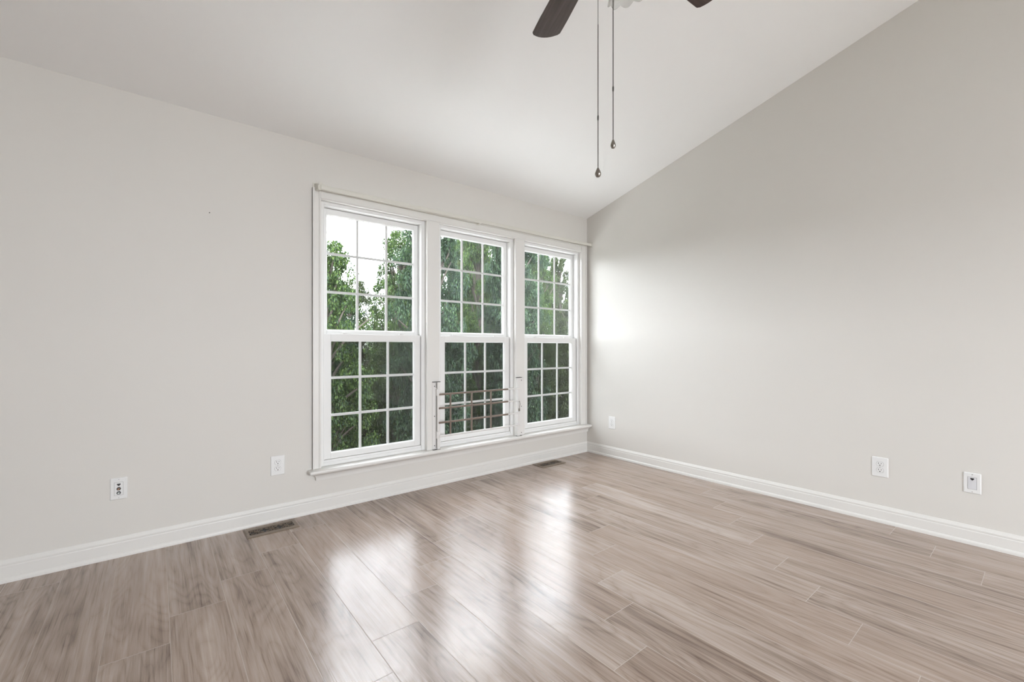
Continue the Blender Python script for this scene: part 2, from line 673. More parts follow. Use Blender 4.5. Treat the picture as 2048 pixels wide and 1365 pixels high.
def grid_mesh(g, y, wd=0.017, th=0.006):
    x0, x1, z0, z1 = g
    b = MB()
    for k in (1, 2):
        xc = x0 + (x1 - x0) * k / 3
        b.box(xc - wd / 2, xc + wd / 2, y - th / 2, y + th / 2, z0, z1)
        zc = z0 + (z1 - z0) * k / 3
        b.box(x0, x1, y - th / 2 - 0.0006, y + th / 2 - 0.0006, zc - wd / 2, zc + wd / 2)
    b.box(x0, x0 + 0.004, y - th / 2, y + th / 2, z0, z1)
    b.box(x1 - 0.004, x1, y - th / 2, y + th / 2, z0, z1)
    return b


def latch(xc, z, y):
    b = MB()
    b.box(xc - 0.030, xc + 0.030, y + 0.004, y + 0.026, z - 0.001, z + 0.004)
    b.box(xc - 0.020, xc + 0.004, y - 0.002, y + 0.016, z + 0.003, z + 0.009)
    b.box(xc - 0.030, xc - 0.014, y + 0.004, y + 0.014, z + 0.003, z + 0.012)
    return b


def window(k, x0, x1, gm):
    W_ = thing('window_%d' % k, ((x0 + x1) / 2, 0.09, ZS),
               ['left double hung window of the three, beside the long greige wall',
                'middle double hung window of the three, behind the metal guard',
                'right double hung window of the three, next to the room corner'][k - 1], 'window', kind='structure')
    F = 0.028
    fx0, fx1, fz1 = x0 + F, x1 - F, HEAD - F
    yf = 0.018
    b = MB()
    e = 0.0045 if k != 2 else 0.0
    a0 = x0 + (0.0045 if k == 1 else 0.0005)
    a1 = x1 - (0.0045 if k == 3 else 0.0005)
    b.box(a0, fx0, yf, 0.135, ZS + 0.0005, HEAD - 0.0045)
    b.box(fx1, a1, yf, 0.135, ZS + 0.0005, HEAD - 0.0045)
    b.box(fx0, fx1, yf, 0.135, fz1, HEAD - 0.0045)
    # stepped vinyl sill
    b.box(fx0, fx1, yf + 0.004, 0.135, ZS + 0.0005, 0.312)
    b.box(fx0, fx1, yf + 0.010, 0.135, 0.310, 0.327)
    # jamb track ribs
    for xx, sg in ((fx0, 1), (fx1, -1)):
        b.box(xx, xx + sg * 0.004, yf, yf + 0.012, 0.327, fz1)
        b.box(xx, xx + sg * 0.0035, 0.070, 0.076, 1.19, fz1)
    b.build('frame', M['vinyl'], W_, bevel=0.0012, seg=1)
    c = 0.0025
    # lower sash, inner track
    lb, lg = sash(fx0 + c, fx1 - c, 0.3285, 1.184, 0.050, 0.046, 0.040, 0.036, 0.068)
    lo = lb.build('lower_sash', M['vinyl'], W_, bevel=0.002)
    bead(lg, 0.036).build('glazing_bead', M['vinyl'], lo)
    grid_mesh(lg, 0.056).build('muntin_grid', M['muntin'], lo)
    pb = MB()
    pb.box(lg[0], lg[1], 0.0475, 0.0500, lg[2], lg[3])
    pb.box(lg[0], lg[1], 0.0620, 0.0645, lg[2], lg[3])
    pb.build('glass_pane', M['glass_low'], lo)
    for fr in (0.22, 0.80):
        latch(fx0 + (fx1 - fx0) * fr, 1.184, 0.036).build('sash_latch', M['vinyl'], lo, bevel=0.0012, seg=1)
    # upper sash, outer track
    ub, ug = sash(fx0 + c, fx1 - c, 1.158, fz1 - 0.002, 0.034, 0.040, 0.052, 0.078, 0.110)
    uo = ub.build('upper_sash', M['vinyl'], W_, bevel=0.002)
    bead(ug, 0.078).build('glazing_bead', M['vinyl'], uo)
    grid_mesh(ug, 0.098).build('muntin_grid', M['muntin'], uo)
    pb = MB()
    pb.box(ug[0], ug[1], 0.0895, 0.0920, ug[2], ug[3])
    pb.box(ug[0], ug[1], 0.1040, 0.1065, ug[2], ug[3])
    pb.build('glass_pane', gm, uo)
    # half screen outside the lower sash
    sb = MB().box(fx0 + 0.004, fx1 - 0.004, 0.1215, 0.1225, 0.334, 1.175)
    sb.build('insect_screen', M['screen'], W_)
    return W_


for k, (x0, x1) in enumerate(OPEN):
    window(k + 1, x0, x1, M['glass_%d' % (k + 1)])

# ------------------------------------------------------------------ curtain rod over the casing
rod = thing('curtain_rod', (-1.35, -0.07, 2.15), 'flat white extending curtain rod mounted along the top of the window casing', 'curtain rod')
ZA, ZB = 2.137, 2.150     # rod centre at left and right ends; it rises slightly


def rod_bar(x0, x1, h, y0, y1, ret0=None, ret1=None):
    def zc(x):
        return ZA + (ZB - ZA) * (x + 2.66) / 2.66
    sec = [(y0, -h * 0.5), (y0 - 0.002, -h * 0.42), (y0 - 0.002, h * 0.42), (y0, h * 0.5), (y1, h * 0.5), (y1, -h * 0.5)]
    rings = []
    for i in range(13):
        x = x0 + (x1 - x0) * i / 12
        rings.append([(x, yy, zc(x) + zz) for yy, zz in sec])
    return MB().loft(rings)


r1 = rod_bar(-2.676, -1.395, 0.030, -0.074, -0.066).build('outer_rod', M['rod'], rod, smooth=True)
r2 = rod_bar(-1.41, -0.012, 0.026, -0.072, -0.066).build('inner_rod', M['rod'], rod, smooth=True)
# left bracket: wall plate, arm and hook lip
b = MB()
b.box(-2.706, -2.664, -0.004, 0.0, 2.122, 2.178)
b.loft([[(-2.700, -0.003, 2.126), (-2.670, -0.003, 2.126), (-2.670, -0.003, 2.172), (-2.700, -0.003, 2.172)],
        [(-2.694, -0.030, 2.124), (-2.676, -0.030, 2.124), (-2.676, -0.030, 2.166), (-2.694, -0.030, 2.166)],
        [(-2.692, -0.066, 2.121), (-2.677, -0.066, 2.121), (-2.677, -0.066, 2.148), (-2.692, -0.066, 2.148)]])
b.build('bracket', M['rod'], rod, bevel=0.0015)
b = MB()
b.box(-2.686, -2.668, -0.0665, -0.062, 2.118, 2.172)
b.box(-2.664, -2.652, -0.0665, -0.062, 2.146, 2.162)
b.build('hook', M['rod'], rod, bevel=0.001)
# right end: rod returns into the wall beside the corner
b = MB()
b.box(-0.016, -0.0005, -0.080, -0.058, 2.130, 2.172)
b.build('bracket', M['rod'], rod, bevel=0.002)
b = MB().box(-1.412, -1.392, -0.066, -0.020, 2.128, 2.160).box(-1.418, -1.386, -0.0215, -0.0195, 2.122, 2.168)
b.build('bracket', M['rod'], rod, bevel=0.001)

# ------------------------------------------------------------------ window guard across the middle window
gd = thing('window_guard', (-1.38, -0.05, ZS), 'white metal window guard with four horizontal bars across the middle window', 'window guard')


def rail(x0, x1, z0, z1, web, proj):
    """slotted post: screw flange on the mullion plus a raised channel"""
    fl = MB()
    fl.box(x0, x1, -CT - 0.004, -CT, z0, z1)
    fl.box(web[0], web[1], -CT - proj, -CT - 0.003, z0, z1)
    return fl


# left post
L_ = rail(-1.833, -1.772, ZS + 0.002, 0.818, (-1.798, -1.774), 0.020).build('post', M['guard'], gd, bevel=0.001)
MB().box(-1.8035, -1.7975, -CT - 0.0085, -CT - 0.0035, 0.300, 0.760).box(-1.8035, -1.7975, -CT - 0.0085, -CT - 0.0035, 0.772, 0.812).build('slot', M['seam'], L_)
MB().box(-1.834, -1.771, -CT - 0.022, -CT, 0.818, 0.8225).build('end_cap', M['rubber'], L_)
MB().box(-1.834, -1.771, -CT - 0.022, -CT, 0.2892, 0.2915).build('end_cap', M['rubber'], L_)
for z in (0.735, 0.40):
    MB().box(-1.806, -1.782, -CT - 0.026, -CT - 0.003, z - 0.025, z + 0.03).build('clip', M['guard'], L_, bevel=0.002)
for z in (0.786, 0.551, 0.320):
    MB().lathe([(0.0042, 0), (0.0042, 0.0022), (0.0, 0.003)], (-1.815, -CT - 0.0035, z), 12, Vector((0, -1, 0))).build('screw', M['dark'], L_)
# right post
R_ = rail(-0.984, -0.886, ZS + 0.002, 0.816, (-0.981, -0.950), 0.022).build('post', M['guard'], gd, bevel=0.001)
MB().box(-0.9495, -0.9445, -CT - 0.0075, -CT - 0.0035, ZS + 0.003, 0.814).build('slot', M['seam'], R_)
MB().box(-0.986, -0.930, -CT - 0.024, -CT, 0.816, 0.8205).build('end_cap', M['rubber'], R_)
MB().box(-0.986, -0.930, -CT - 0.024, -CT, 0.2892, 0.2915).build('end_cap', M['rubber'], R_)
for z in (0.791, 0.553, 0.313):
    MB().lathe([(0.0042, 0), (0.0042, 0.0022), (0.0, 0.003)], (-0.922, -CT - 0.0035, z), 12, Vector((0, -1, 0))).build('screw', M['dark'], R_)
# twist lock on the right post
b = MB()
b.box(-0.974, -0.958, -CT - 0.030, -CT - 0.02, 0.515, 0.540)
b.tube([(-0.965, -CT - 0.030, 0.545), (-0.960, -CT - 0.034, 0.58), (-0.966, -CT - 0.03, 0.61)], 0.0022, 8)
b.build('lock', M['pewter'], R_, bevel=0.002)
BARS = (0.7205, 0.6115, 0.498, 0.391)
YB = -0.040
for i, z in enumerate(BARS):
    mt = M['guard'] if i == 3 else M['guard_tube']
    bo = MB().tube([(-1.786, YB, z), (-1.095, YB, z)], 0.0078, 14).build('bar', mt, gd, smooth=True)
    MB().tube([(-1.098, YB, z), (-0.958, YB, z)], 0.0062, 14).build('inner_tube', M['guard'], bo, smooth=True)
for x in (-1.679, -1.475, -1.277):
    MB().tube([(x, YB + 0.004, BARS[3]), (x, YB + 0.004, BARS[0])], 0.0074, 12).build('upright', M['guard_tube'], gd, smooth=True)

# ------------------------------------------------------------------ wall plates
# local frame: a along the wall (to the right as seen), n out of the wall, z up


def plate_frame(origin, a, n):
    a, n = Vector(a), Vector(n)
    o = Vector(origin)
    return lambda u, d, v: o + a * u + n * d + Vector((0, 0, v))


def pbox(b, fr, u0, u1, d0, d1, v0, v1):
    vs = [fr(u, d, v) for v in (v0, v1) for (u, d) in ((u0, d0), (u1, d0), (u1, d1), (u0, d1))]
    return b.add(vs, [(0, 3, 2, 1), (4, 5, 6, 7), (0, 1, 5, 4), (1, 2, 6, 5), (2, 3, 7, 6), (3, 0, 4, 7)])


def ppoly(b, fr, pts, d0, d1):
    n = len(pts)
    return b.loft([[fr(u, d0, v) for u, v in pts], [fr(u, d1, v) for u, v in pts]])


def rounded(w_, h_, r, cx=0, cy=0, n=5):
    pts = []
    for (sx, sy, a0) in ((1, 1, 0), (-1, 1, 90), (-1, -1, 180), (1, -1, 270)):
        for i in range(n + 1):
            a = R(a0 + 90 * i / n)
            pts.append((cx + sx * (w_ / 2 - r) + r * math.cos(a), cy + sy * (h_ / 2 - r) + r * math.sin(a)))
    return pts


def plate_shape(b, fr, w_, h_, t=0.0055):
    rings = []
    for s, d in ((0.0, 0.0), (0.0, 0.002), (0.0015, 0.0042), (0.004, t)):
        rings.append([fr(u, d, v) for u, v in rounded(w_ - 2 * s, h_ - 2 * s, 0.004)])
    return b.loft(rings)


def duplex_face():
    """outline of one receptacle face: a disc cut flat top and bottom"""
    pts = []
    r, c = 0.0172, 0.0138
    for i in range(40):
        a = 2 * PI * i / 40
        pts.append((r * math.cos(a), max(-c, min(c, r * math.sin(a)))))
    return pts


def outlet(name, origin, a, n, w_, h_, label):
    t = thing(name, origin, label, 'outlet', 'duplex wall outlets')
    fr = plate_frame(origin, a, n)
    plate_shape(MB(), fr, w_, h_).build('plate', M['plastic'], t)
    for zc in (0.0195, -0.0195):
        face = duplex_face()
        rim = MB()
        ppoly(rim, fr, [(u * 1.055, v * 1.06 + zc) for u, v in face], 0.004, 0.0058)
        rim.build('receptacle_reveal', M['seam'], t)
        fc = MB()
        ppoly(fc, fr, [(u, v + zc) for u, v in face], 0.004, 0.0072)
        f = fc.build('receptacle', M['plastic'], t)
        s = MB()
        pbox(s, fr, -0.0078, -0.0052, 0.006, 0.0077, zc + 0.0005, zc + 0.0085)
        pbox(s, fr, 0.0052, 0.0074, 0.006, 0.0077, zc + 0.0012, zc + 0.0080)
        ppoly(s, fr, [(0.0030 * math.cos(x), -0.0070 + zc + 0.0030 * math.sin(x)) for x in [2 * PI * i / 12 for i in range(12)]], 0.006, 0.0077)
        s.build('slots', M['dark'], f)
    sc = MB()
    ppoly(sc, fr, [(0.0026 * math.cos(x), 0.0026 * math.sin(x)) for x in [2 * PI * i / 12 for i in range(12)]], 0.005, 0.0068)
    sc.build('screw', M['screw'], t)
    return t


outlet('duplex_outlet', (-2.9150, 0, 0.349), (1, 0, 0), (0, -1, 0), 0.080, 0.122,
       'white outlet just left of the window sill on the window wall')
outlet('duplex_outlet', (0, -0.326, 0.342), (0, -1, 0), (-1, 0, 0), 0.080, 0.122,
       'small looking white outlet on the right wall nearest the corner by the windows')
outlet('duplex_outlet', (0, -2.397, 0.344), (0, -1, 0), (-1, 0, 0), 0.080, 0.122,
       'white outlet on the right wall beside the phone jack plate')


def jack_hole(b, fr, zc, s=1.0):
    """keystone opening: wide slot with a stepped lower notch"""
    pts = [(-0.0068, 0.0048), (0.0068, 0.0048), (0.0068, -0.0005), (0.0040, -0.0030), (0.0022, -0.0062), (-0.0022, -0.0062), (-0.0040, -0.0030), (-0.0068, -0.0005)]
    return ppoly(b, fr, [(u * s, v * s + zc) for u, v in pts], 0.005, 0.0078)


def decor(name, origin, a, n, label, cat, coax):
    t = thing(name, origin, label, cat)
    fr = plate_frame(origin, a, n)
    W_, H_ = 0.068, 0.113
    plate_shape(MB(), fr, W_, H_).build('plate', M['plastic'], t)
    MB_ = MB()
    ppoly(MB_, fr, rounded(0.0355, 0.0685, 0.0015), 0.004, 0.0060)
    MB_.build('insert_reveal', M['seam'], t)
    i_ = MB()
    ppoly(i_, fr, rounded(0.0335, 0.0665, 0.0012), 0.004, 0.0068)
    ins = i_.build('insert', M['plastic'] if coax else M['plastic_gray'], t)
    jz = 0.0215 if coax else 0.023
    jack_hole(MB(), fr, jz, 1.05).build('jack_opening', M['dark'], ins)
    if coax:
        for zc, mat in ((0.000, M['brass']), (-0.0215, M['nickel'])):
            hexa = MB()
            ppoly(hexa, fr, [(0.0092 * math.cos(R(60 * i)), zc + 0.0092 * math.sin(R(60 * i))) for i in range(6)], 0.006, 0.0095)
            hx = hexa.build('coax_socket', M['dark'], ins)
            rg = MB()
            o_ = Vector(fr(0, 0.0085, zc))
            rg.lathe([(0.0048, 0), (0.0048, 0.0075), (0.0032, 0.0075), (0.0032, 0.002), (0.0, 0.002)], o_, 18, Vector(n))
            rg.build('coax_barrel', mat, hx, smooth=True)
    for zc in (0.0415 + 0.006, -0.0415 - 0.006):
        sc = MB()
        ppoly(sc, fr, [(0.0024 * math.cos(x), zc + 0.0024 * math.sin(x)) for x in [2 * PI * i / 12 for i in range(12)]], 0.005, 0.0062)
        sc.build('screw', M['screw'], t)
    return t


decor('media_wall_plate', (-3.659, 0, 0.3555), (1, 0, 0), (0, -1, 0),
      'white wall plate with a phone jack above two coax sockets, left on the window wall', 'wall plate', True)
decor('phone_wall_plate', (0, -2.795, 0.3395), (0, -1, 0), (-1, 0, 0),
      'white wall plate with one black phone jack opening, far right on the right wall', 'wall plate', False)

# tiny nail left in the window wall
nl = MB().lathe([(0.0016, 0), (0.0016, 0.004), (0.0028, 0.0045), (0.0028, 0.006), (0.0, 0.0065)], (-3.269, -0.0002, 1.870), 10, Vector((0, -1, 0)))
tag(nl.build('nail', M['dark'], None), 'tiny dark nail left high in the window wall', 'nail')

# ------------------------------------------------------------------ floor registers with scroll grilles


def register(x0, x1, y0, y1, label):
    cx, cy = (x0 + x1) / 2, (y0 + y1) / 2
    t = thing('floor_register', (cx, cy, 0), label, 'floor vent', 'scroll pattern floor vents')
    wx, wy = x1 - x0, y1 - y0
    ix, iy = wx / 2 - 0.020, wy / 2 - 0.034
    # dark throat
    MB().box(cx - ix, cx + ix, cy - iy, cy + iy, 0.0003, 0.0012).build('throat', M['dark'], t)
    # bevelled rim
    o1 = [(-wx / 2, -wy / 2), (wx / 2, -wy / 2), (wx / 2, wy / 2), (-wx / 2, wy / 2)]
    o2 = [(-wx / 2 + 0.007, -wy / 2 + 0.007), (wx / 2 - 0.007, -wy / 2 + 0.007), (wx / 2 - 0.007, wy / 2 - 0.007), (-wx / 2 + 0.007, wy / 2 - 0.007)]
    o3 = [(-ix, -iy), (ix, -iy), (ix, iy), (-ix, iy)]
    vs = [(cx + a, cy + b_, 0.0002) for a, b_ in o1] + [(cx + a, cy + b_, 0.0032) for a, b_ in o1] + [(cx + a, cy + b_, 0.0052) for a, b_ in o2] + \
         [(cx + a, cy + b_, 0.0048) for a, b_ in o3] + [(cx + a, cy + b_, 0.0010) for a, b_ in o3]
    fs = []
    for r in range(4):
        for j in range(4):
            k = (j + 1) % 4
            fs.append((r * 4 + j, r * 4 + k, r * 4 + 4 + k, r * 4 + 4 + j))
    MB().add(vs, fs).build('rim', M['register'], t)
    # scroll work
    b = MB()

    def strip(pts, wd=0.0026):
        n = len(pts)
        top, P = [], []
        for i in range(n):
            a = Vector(pts[max(i - 1, 0)]); c = Vector(pts[min(i + 1, n - 1)])
            d = (c - a)
            d = d.normalized() if d.length > 1e-9 else Vector((1, 0))
            nn = Vector((-d.y, d.x)) * wd / 2
            p = Vector(pts[i])
            P.append((p + nn, p - nn))
        rings = [[(cx + l.x, cy + l.y, 0.0014), (cx + l.x, cy + l.y, 0.0047), (cx + r_.x, cy + r_.y, 0.0047), (cx + r_.x, cy + r_.y, 0.0014)] for l, r_ in P]
        b.loft(rings)

    N = 3
    cw = 2 * ix / N
    for k in range(N):
        mx = -ix + cw * (k + 0.5)
        for sy in (-1, 1):
            for sx in (-1, 1):
                # S curve from the cell corner to its middle, ending in a curl
                pts = []
                for i in range(13):
                    u = i / 12
                    pts.append((mx + sx * cw / 2 * (1 - u), sy * iy * (0.95 - 0.95 * u * u * (3 - 2 * u))))
                strip(pts)
                pts = []
                for i in range(17):
                    a = 1.75 * PI * i / 16
                    rr = iy * (0.46 - 0.30 * i / 16)
                    pts.append((mx + sx * (cw * 0.27 - rr * math.cos(a) * 0.9), sy * (iy * 0.52 + rr * math.sin(a) * 0.85)))
                strip(pts, 0.0021)
            # small leaf at the cell centre edge
            pts = [(mx + cw * 0.12 * math.sin(2 * PI * i / 16), sy * iy * (0.62 + 0.30 * math.cos(2 * PI * i / 16))) for i in range(17)]
            strip(pts, 0.0020)
    for sx in (-1, 1):
        pts = [(sx * (ix - 0.020 + 0.016 * math.cos(a)), iy * 0.62 * math.sin(a)) for a in [PI * (-0.5 + i / 12) for i in range(13)]]
        strip(pts)
    b.build('grille', M['register'], t)
    return t


register(-3.107, -2.831, -0.190, -0.042, 'tan scroll pattern floor vent nearest the camera, at the wall left of the windows')
register(-0.800, -0.510, -0.186, -0.038, 'tan scroll pattern floor vent at the foot of the right window near the corner')

# ------------------------------------------------------------------ ceiling fan, mostly above the frame
HX, HY, ZBL = -2.373, -2.182, 2.495
ZC = EAVE - SLOPE * HY
fan = thing('ceiling_fan', (HX, HY, ZC), 'ceiling fan with dark walnut blades and two long pull chains', 'ceiling fan')
q = Vector((0, -SLOPE, 1)).normalized()
MB().lathe([(0.0, 0.0), (0.030, 0.0), (0.055, -0.0), (0.072, 0.045), (0.072, 0.075)], (HX, HY, ZC - 0.082), 28).build('canopy', M['fan_metal'], fan, smooth=True)
MB().tube([(HX, HY, ZBL + 0.15), (HX, HY, ZC - 0.05)], 0.0125, 14).build('downrod', M['fan_metal'], fan, smooth=True)
MB().lathe([(0.0, 0.0), (0.075, 0.0), (0.098, 0.018), (0.108, 0.045), (0.108, 0.095), (0.095, 0.125), (0.055, 0.148), (0.022, 0.165), (0.022, 0.185), (0.0, 0.185)],
           (HX, HY, ZBL - 0.015), 36).build('motor_housing', M['fan_metal'], fan, smooth=True)
MB().lathe([(0.0, 0.0), (0.030, 0.0), (0.044, 0.012), (0.050, 0.035), (0.050, 0.085), (0.062, 0.105), (0.062, 0.115), (0.0, 0.115)],
           (HX, HY, ZBL - 0.130), 30).build('switch_housing', M['fan_metal'], fan, smooth=True)
A1, RT, HW, PITCH = 1.188, 0.60, 0.0672, -0.21


def blade_mesh():
    out = []
    r0 = 0.175
    left, right = [], []
    N_ = 10
    for i in range(N_ + 1):
        u = i / N_
        left.append((r0 + (RT - 0.030 - r0) * u, HW * (0.80 + 0.20 * min(1, u * 1.2))))
    tip = []
    for i in range(1, 4):
        a = R(90 - 75 * i / 4)
        tip.append((RT - 0.030 + 0.011 * math.cos(a), HW - 0.011 + 0.011 * math.sin(a)))
    for i in range(0, 9):
        u = i / 8
        yv = (HW - 0.008) * (1 - 2 * u)
        tip.append((RT - 0.016 + 0.018 * (1 - (1 - 2 * u) ** 2), yv))
    for i in range(3, 0, -1):
        a = R(90 - 75 * i / 4)
        tip.append((RT - 0.030 + 0.011 * math.cos(a), -(HW - 0.011 + 0.011 * math.sin(a))))
    right = [(x, -y) for x, y in reversed(left)]
    root = [(r0 - 0.012, -HW * 0.5), (r0 - 0.016, 0), (r0 - 0.012, HW * 0.5)]
    pts = left + tip + right + root
    b = MB()
    b.loft([[(x, y, -0.003) for x, y in pts], [(x, y, 0.003) for x, y in pts]])
    return b


bl_me = None
iron_me = None
for k in range(5):
    ang = A1 - R(72) * k
    if bl_me is None:
        bo = blade_mesh().build('blade', M['blade'], None, bevel=0.001, seg=1)
        bl_me = bo.data
        ib = MB()
        ib.loft([[(0.070, -0.016, -0.010), (0.070, 0.016, -0.010), (0.070, 0.016, -0.004), (0.070, -0.016, -0.004)],
                 [(0.130, -0.011, -0.012), (0.130, 0.011, -0.012), (0.130, 0.011, -0.006), (0.130, -0.011, -0.006)],
                 [(0.175, -0.022, -0.0085), (0.175, 0.022, -0.0085), (0.175, 0.022, -0.0035), (0.175, -0.022, -0.0035)],
                 [(0.215, -0.040, -0.0075), (0.215, 0.040, -0.0075), (0.215, 0.040, -0.0032), (0.215, -0.040, -0.0032)],
                 [(0.240, -0.030, -0.0065), (0.240, 0.030, -0.0065), (0.240, 0.030, -0.0032), (0.240, -0.030, -0.0032)]])
        io = ib.build('blade_iron', M['fan_metal'], None, bevel=0.002)
        iron_me = io.data
    else:
        bo2 = bo.copy(); COL.objects.link(bo2)
        io2 = io.copy(); COL.objects.link(io2)
    cb = bo if k == 0 else bo2
    ci = io if k == 0 else io2
    for c in (cb,):
        c.parent = fan
        c.matrix_parent_inverse = Matrix.Identity(4)
        c.location = (0, 0, ZBL - ZC)
        c.rotation_euler = (PITCH, 0, 0)
        c.rotation_mode = 'XYZ'
        c.rotation_euler = (Matrix.Rotation(ang, 3, 'Z') @ Matrix.Rotation(PITCH, 3, 'X')).to_euler()
    ci.parent = cb
    ci.matrix_parent_inverse = Matrix.Identity(4)
    ci.location = (0, 0, 0)

# light kit: three ribbed, scalloped tulip shades
RV = Vector((0.7758, -0.6310, 0))
FV = Vector((0.6310, 0.7758, 0))


def tulip(base, axis):
    """ribbed bell with a scalloped rim; axis points from the fitter to the mouth"""
    axis = axis.normalized()
    qd = Vector((0, 0, 1)).rotation_difference(axis)
    n = 72
    prof = [(0.026, 0.0), (0.028, 0.012), (0.036, 0.028), (0.047, 0.048), (0.054, 0.070), (0.058, 0.092), (0.064, 0.112), (0.070, 0.124)]
    rings = []

    def ring(r, h, inner):
        pts = []
        sc = (h / 0.124) ** 3
        for j in range(n):
            a = 2 * PI * j / n
            rr = r * (1 + 0.012 * math.cos(24 * a)) + sc * 0.003 * math.cos(9 * a)
            hh = h + sc * 0.006 * abs(math.cos(4.5 * a)) * 1.6
            pts.append(Vector(base) + qd @ Vector(((rr - inner) * math.cos(a), (rr - inner) * math.sin(a), hh)))
        return pts
    for r, h in prof:
        rings.append(ring(r, h, 0))
    for r, h in reversed(prof):
        rings.append(ring(r, h, 0.0025))
    b = MB()
    b.loft(rings, close=True, cap=False)
    return b


for k in range(3):
    a = R(120 * k + 49)
    out = RV * math.cos(a) + FV * math.sin(a)
    fit = Vector((HX, HY, ZBL - 0.088)) + out * 0.070
    MB().tube([Vector((HX, HY, ZBL - 0.052)) + out * 0.040, Vector((HX, HY, ZBL - 0.068)) + out * 0.062, fit + Vector((0, 0, -0.012))], 0.009, 10).build('lamp_arm', M['fan_metal'], fan, smooth=True)
    ax = (out * 0.36 + Vector((0, 0, -1))).normalized()
    MB().lathe([(0.0, -0.020), (0.020, -0.018), (0.028, -0.004), (0.029, 0.014), (0.0, 0.014)], fit, 24, ax).build('lamp_fitter', M['fan_metal'], fan, smooth=True)
    sh = tulip(fit, ax)
    sh.build('lamp_shade', M['shade'], fan, smooth=True)
    bb = MB().lathe([(0.0, 0.014), (0.012, 0.016), (0.014, 0.034), (0.026, 0.058), (0.029, 0.074), (0.022, 0.092), (0.0, 0.100)], fit, 20, ax)
    bb.build('bulb', M['plastic'], fan, smooth=True)

# pull chains


def pull_chain(x, y, ztop, zjoint, zfob, fr, fh):
    b = MB()
    z = ztop
    pitch = 0.0036
    prof_n = 6
    b.tube([(x, y, zfob + fh), (x, y, ztop)], 0.0010, 5)
    k = 0
    while z > zfob + fh:
        if z - zfob - fh < 0.45:
            b.ball((x, y, z), 0.0018, 6, 4)
        z -= pitch
    ch = b.build('pull_chain', M['chain'], fan, smooth=True)
    MB().tube([(x, y, zjoint - 0.008), (x, y, zjoint - 0.006), (x, y, zjoint + 0.006), (x, y, zjoint + 0.008)], [0.0012, 0.0026, 0.0026, 0.0012], 10).build('connector', M['chain'], ch, smooth=True)
    P_ = [(0.0022, 0.0), (0.0055, 0.0006), (0.0075, 0.0035), (0.0096, 0.0085), (0.0098, 0.0125), (0.0086, 0.0175), (0.0062, 0.0240), (0.0036, 0.0305), (0.0020, 0.0345), (0.0008, 0.0360)]
    s_ = fh / 0.036
    MB().lathe([(r * fr / 0.0098, h * s_) for r, h in P_], (x, y, zfob), 20).build('fob', M['pewter'], ch, smooth=True)
    return ch


c1 = CAM + FV * 1.380 + RV * ((1196 - 1024) / 875 * 1.380)
pull_chain(c1.x, c1.y, ZBL - 0.10, 1.094 + (694.5 - 236) / 875 * 1.38, 1.094 + (694.5 - 354.5) / 875 * 1.38, 0.0097, 0.0315)
c2 = CAM + FV * 1.330 + RV * ((1226.2 - 1024) / 875 * 1.330)
pull_chain(c2.x, c2.y, ZBL - 0.10, 1.094 + (694.5 - 178) / 875 * 1.33, 1.094 + (694.5 - 297) / 875 * 1.33, 0.0077, 0.0295)

# ------------------------------------------------------------------ outdoors
GZ = -3.3
struct(MB().box(-8.0, 3.0, -11.0, YR - TH - 0.02, -0.25, -0.10).build('bounce_deck', M['bounce_slab']))  # unseen deck added behind the rear opening, throws skylight onto the ceiling
# unseen slab added to bounce skylight indoors, then woodland floor climbing behind the trees
struct(MB().box(-30, 40, -40, 6.6, GZ - 0.2, GZ).build('bounce_ground', M['bounce_slab']))
rows = [(6.6, GZ), (20.0, GZ), (24.0, -2.0), (30.0, 0.6), (38.0, 2.0), (60.0, 2.4)]
vs, fs = [], []
for yy, zz in rows:
    for xx in (-50, 80):
        vs.append((xx, yy, zz))
for yy, zz in reversed(rows):
    for xx in (-50, 80):
        vs.append((xx, yy, zz - 0.4))
n_ = len(rows) * 2
fs = [(2 * i, 2 * i + 1, 2 * i + 3, 2 * i + 2) for i in range(n_ - 1)] + [(2 * n_ - 2, 2 * n_ - 1, 1, 0)]
struct(MB().add(vs, fs).build('ground', M['grass']))


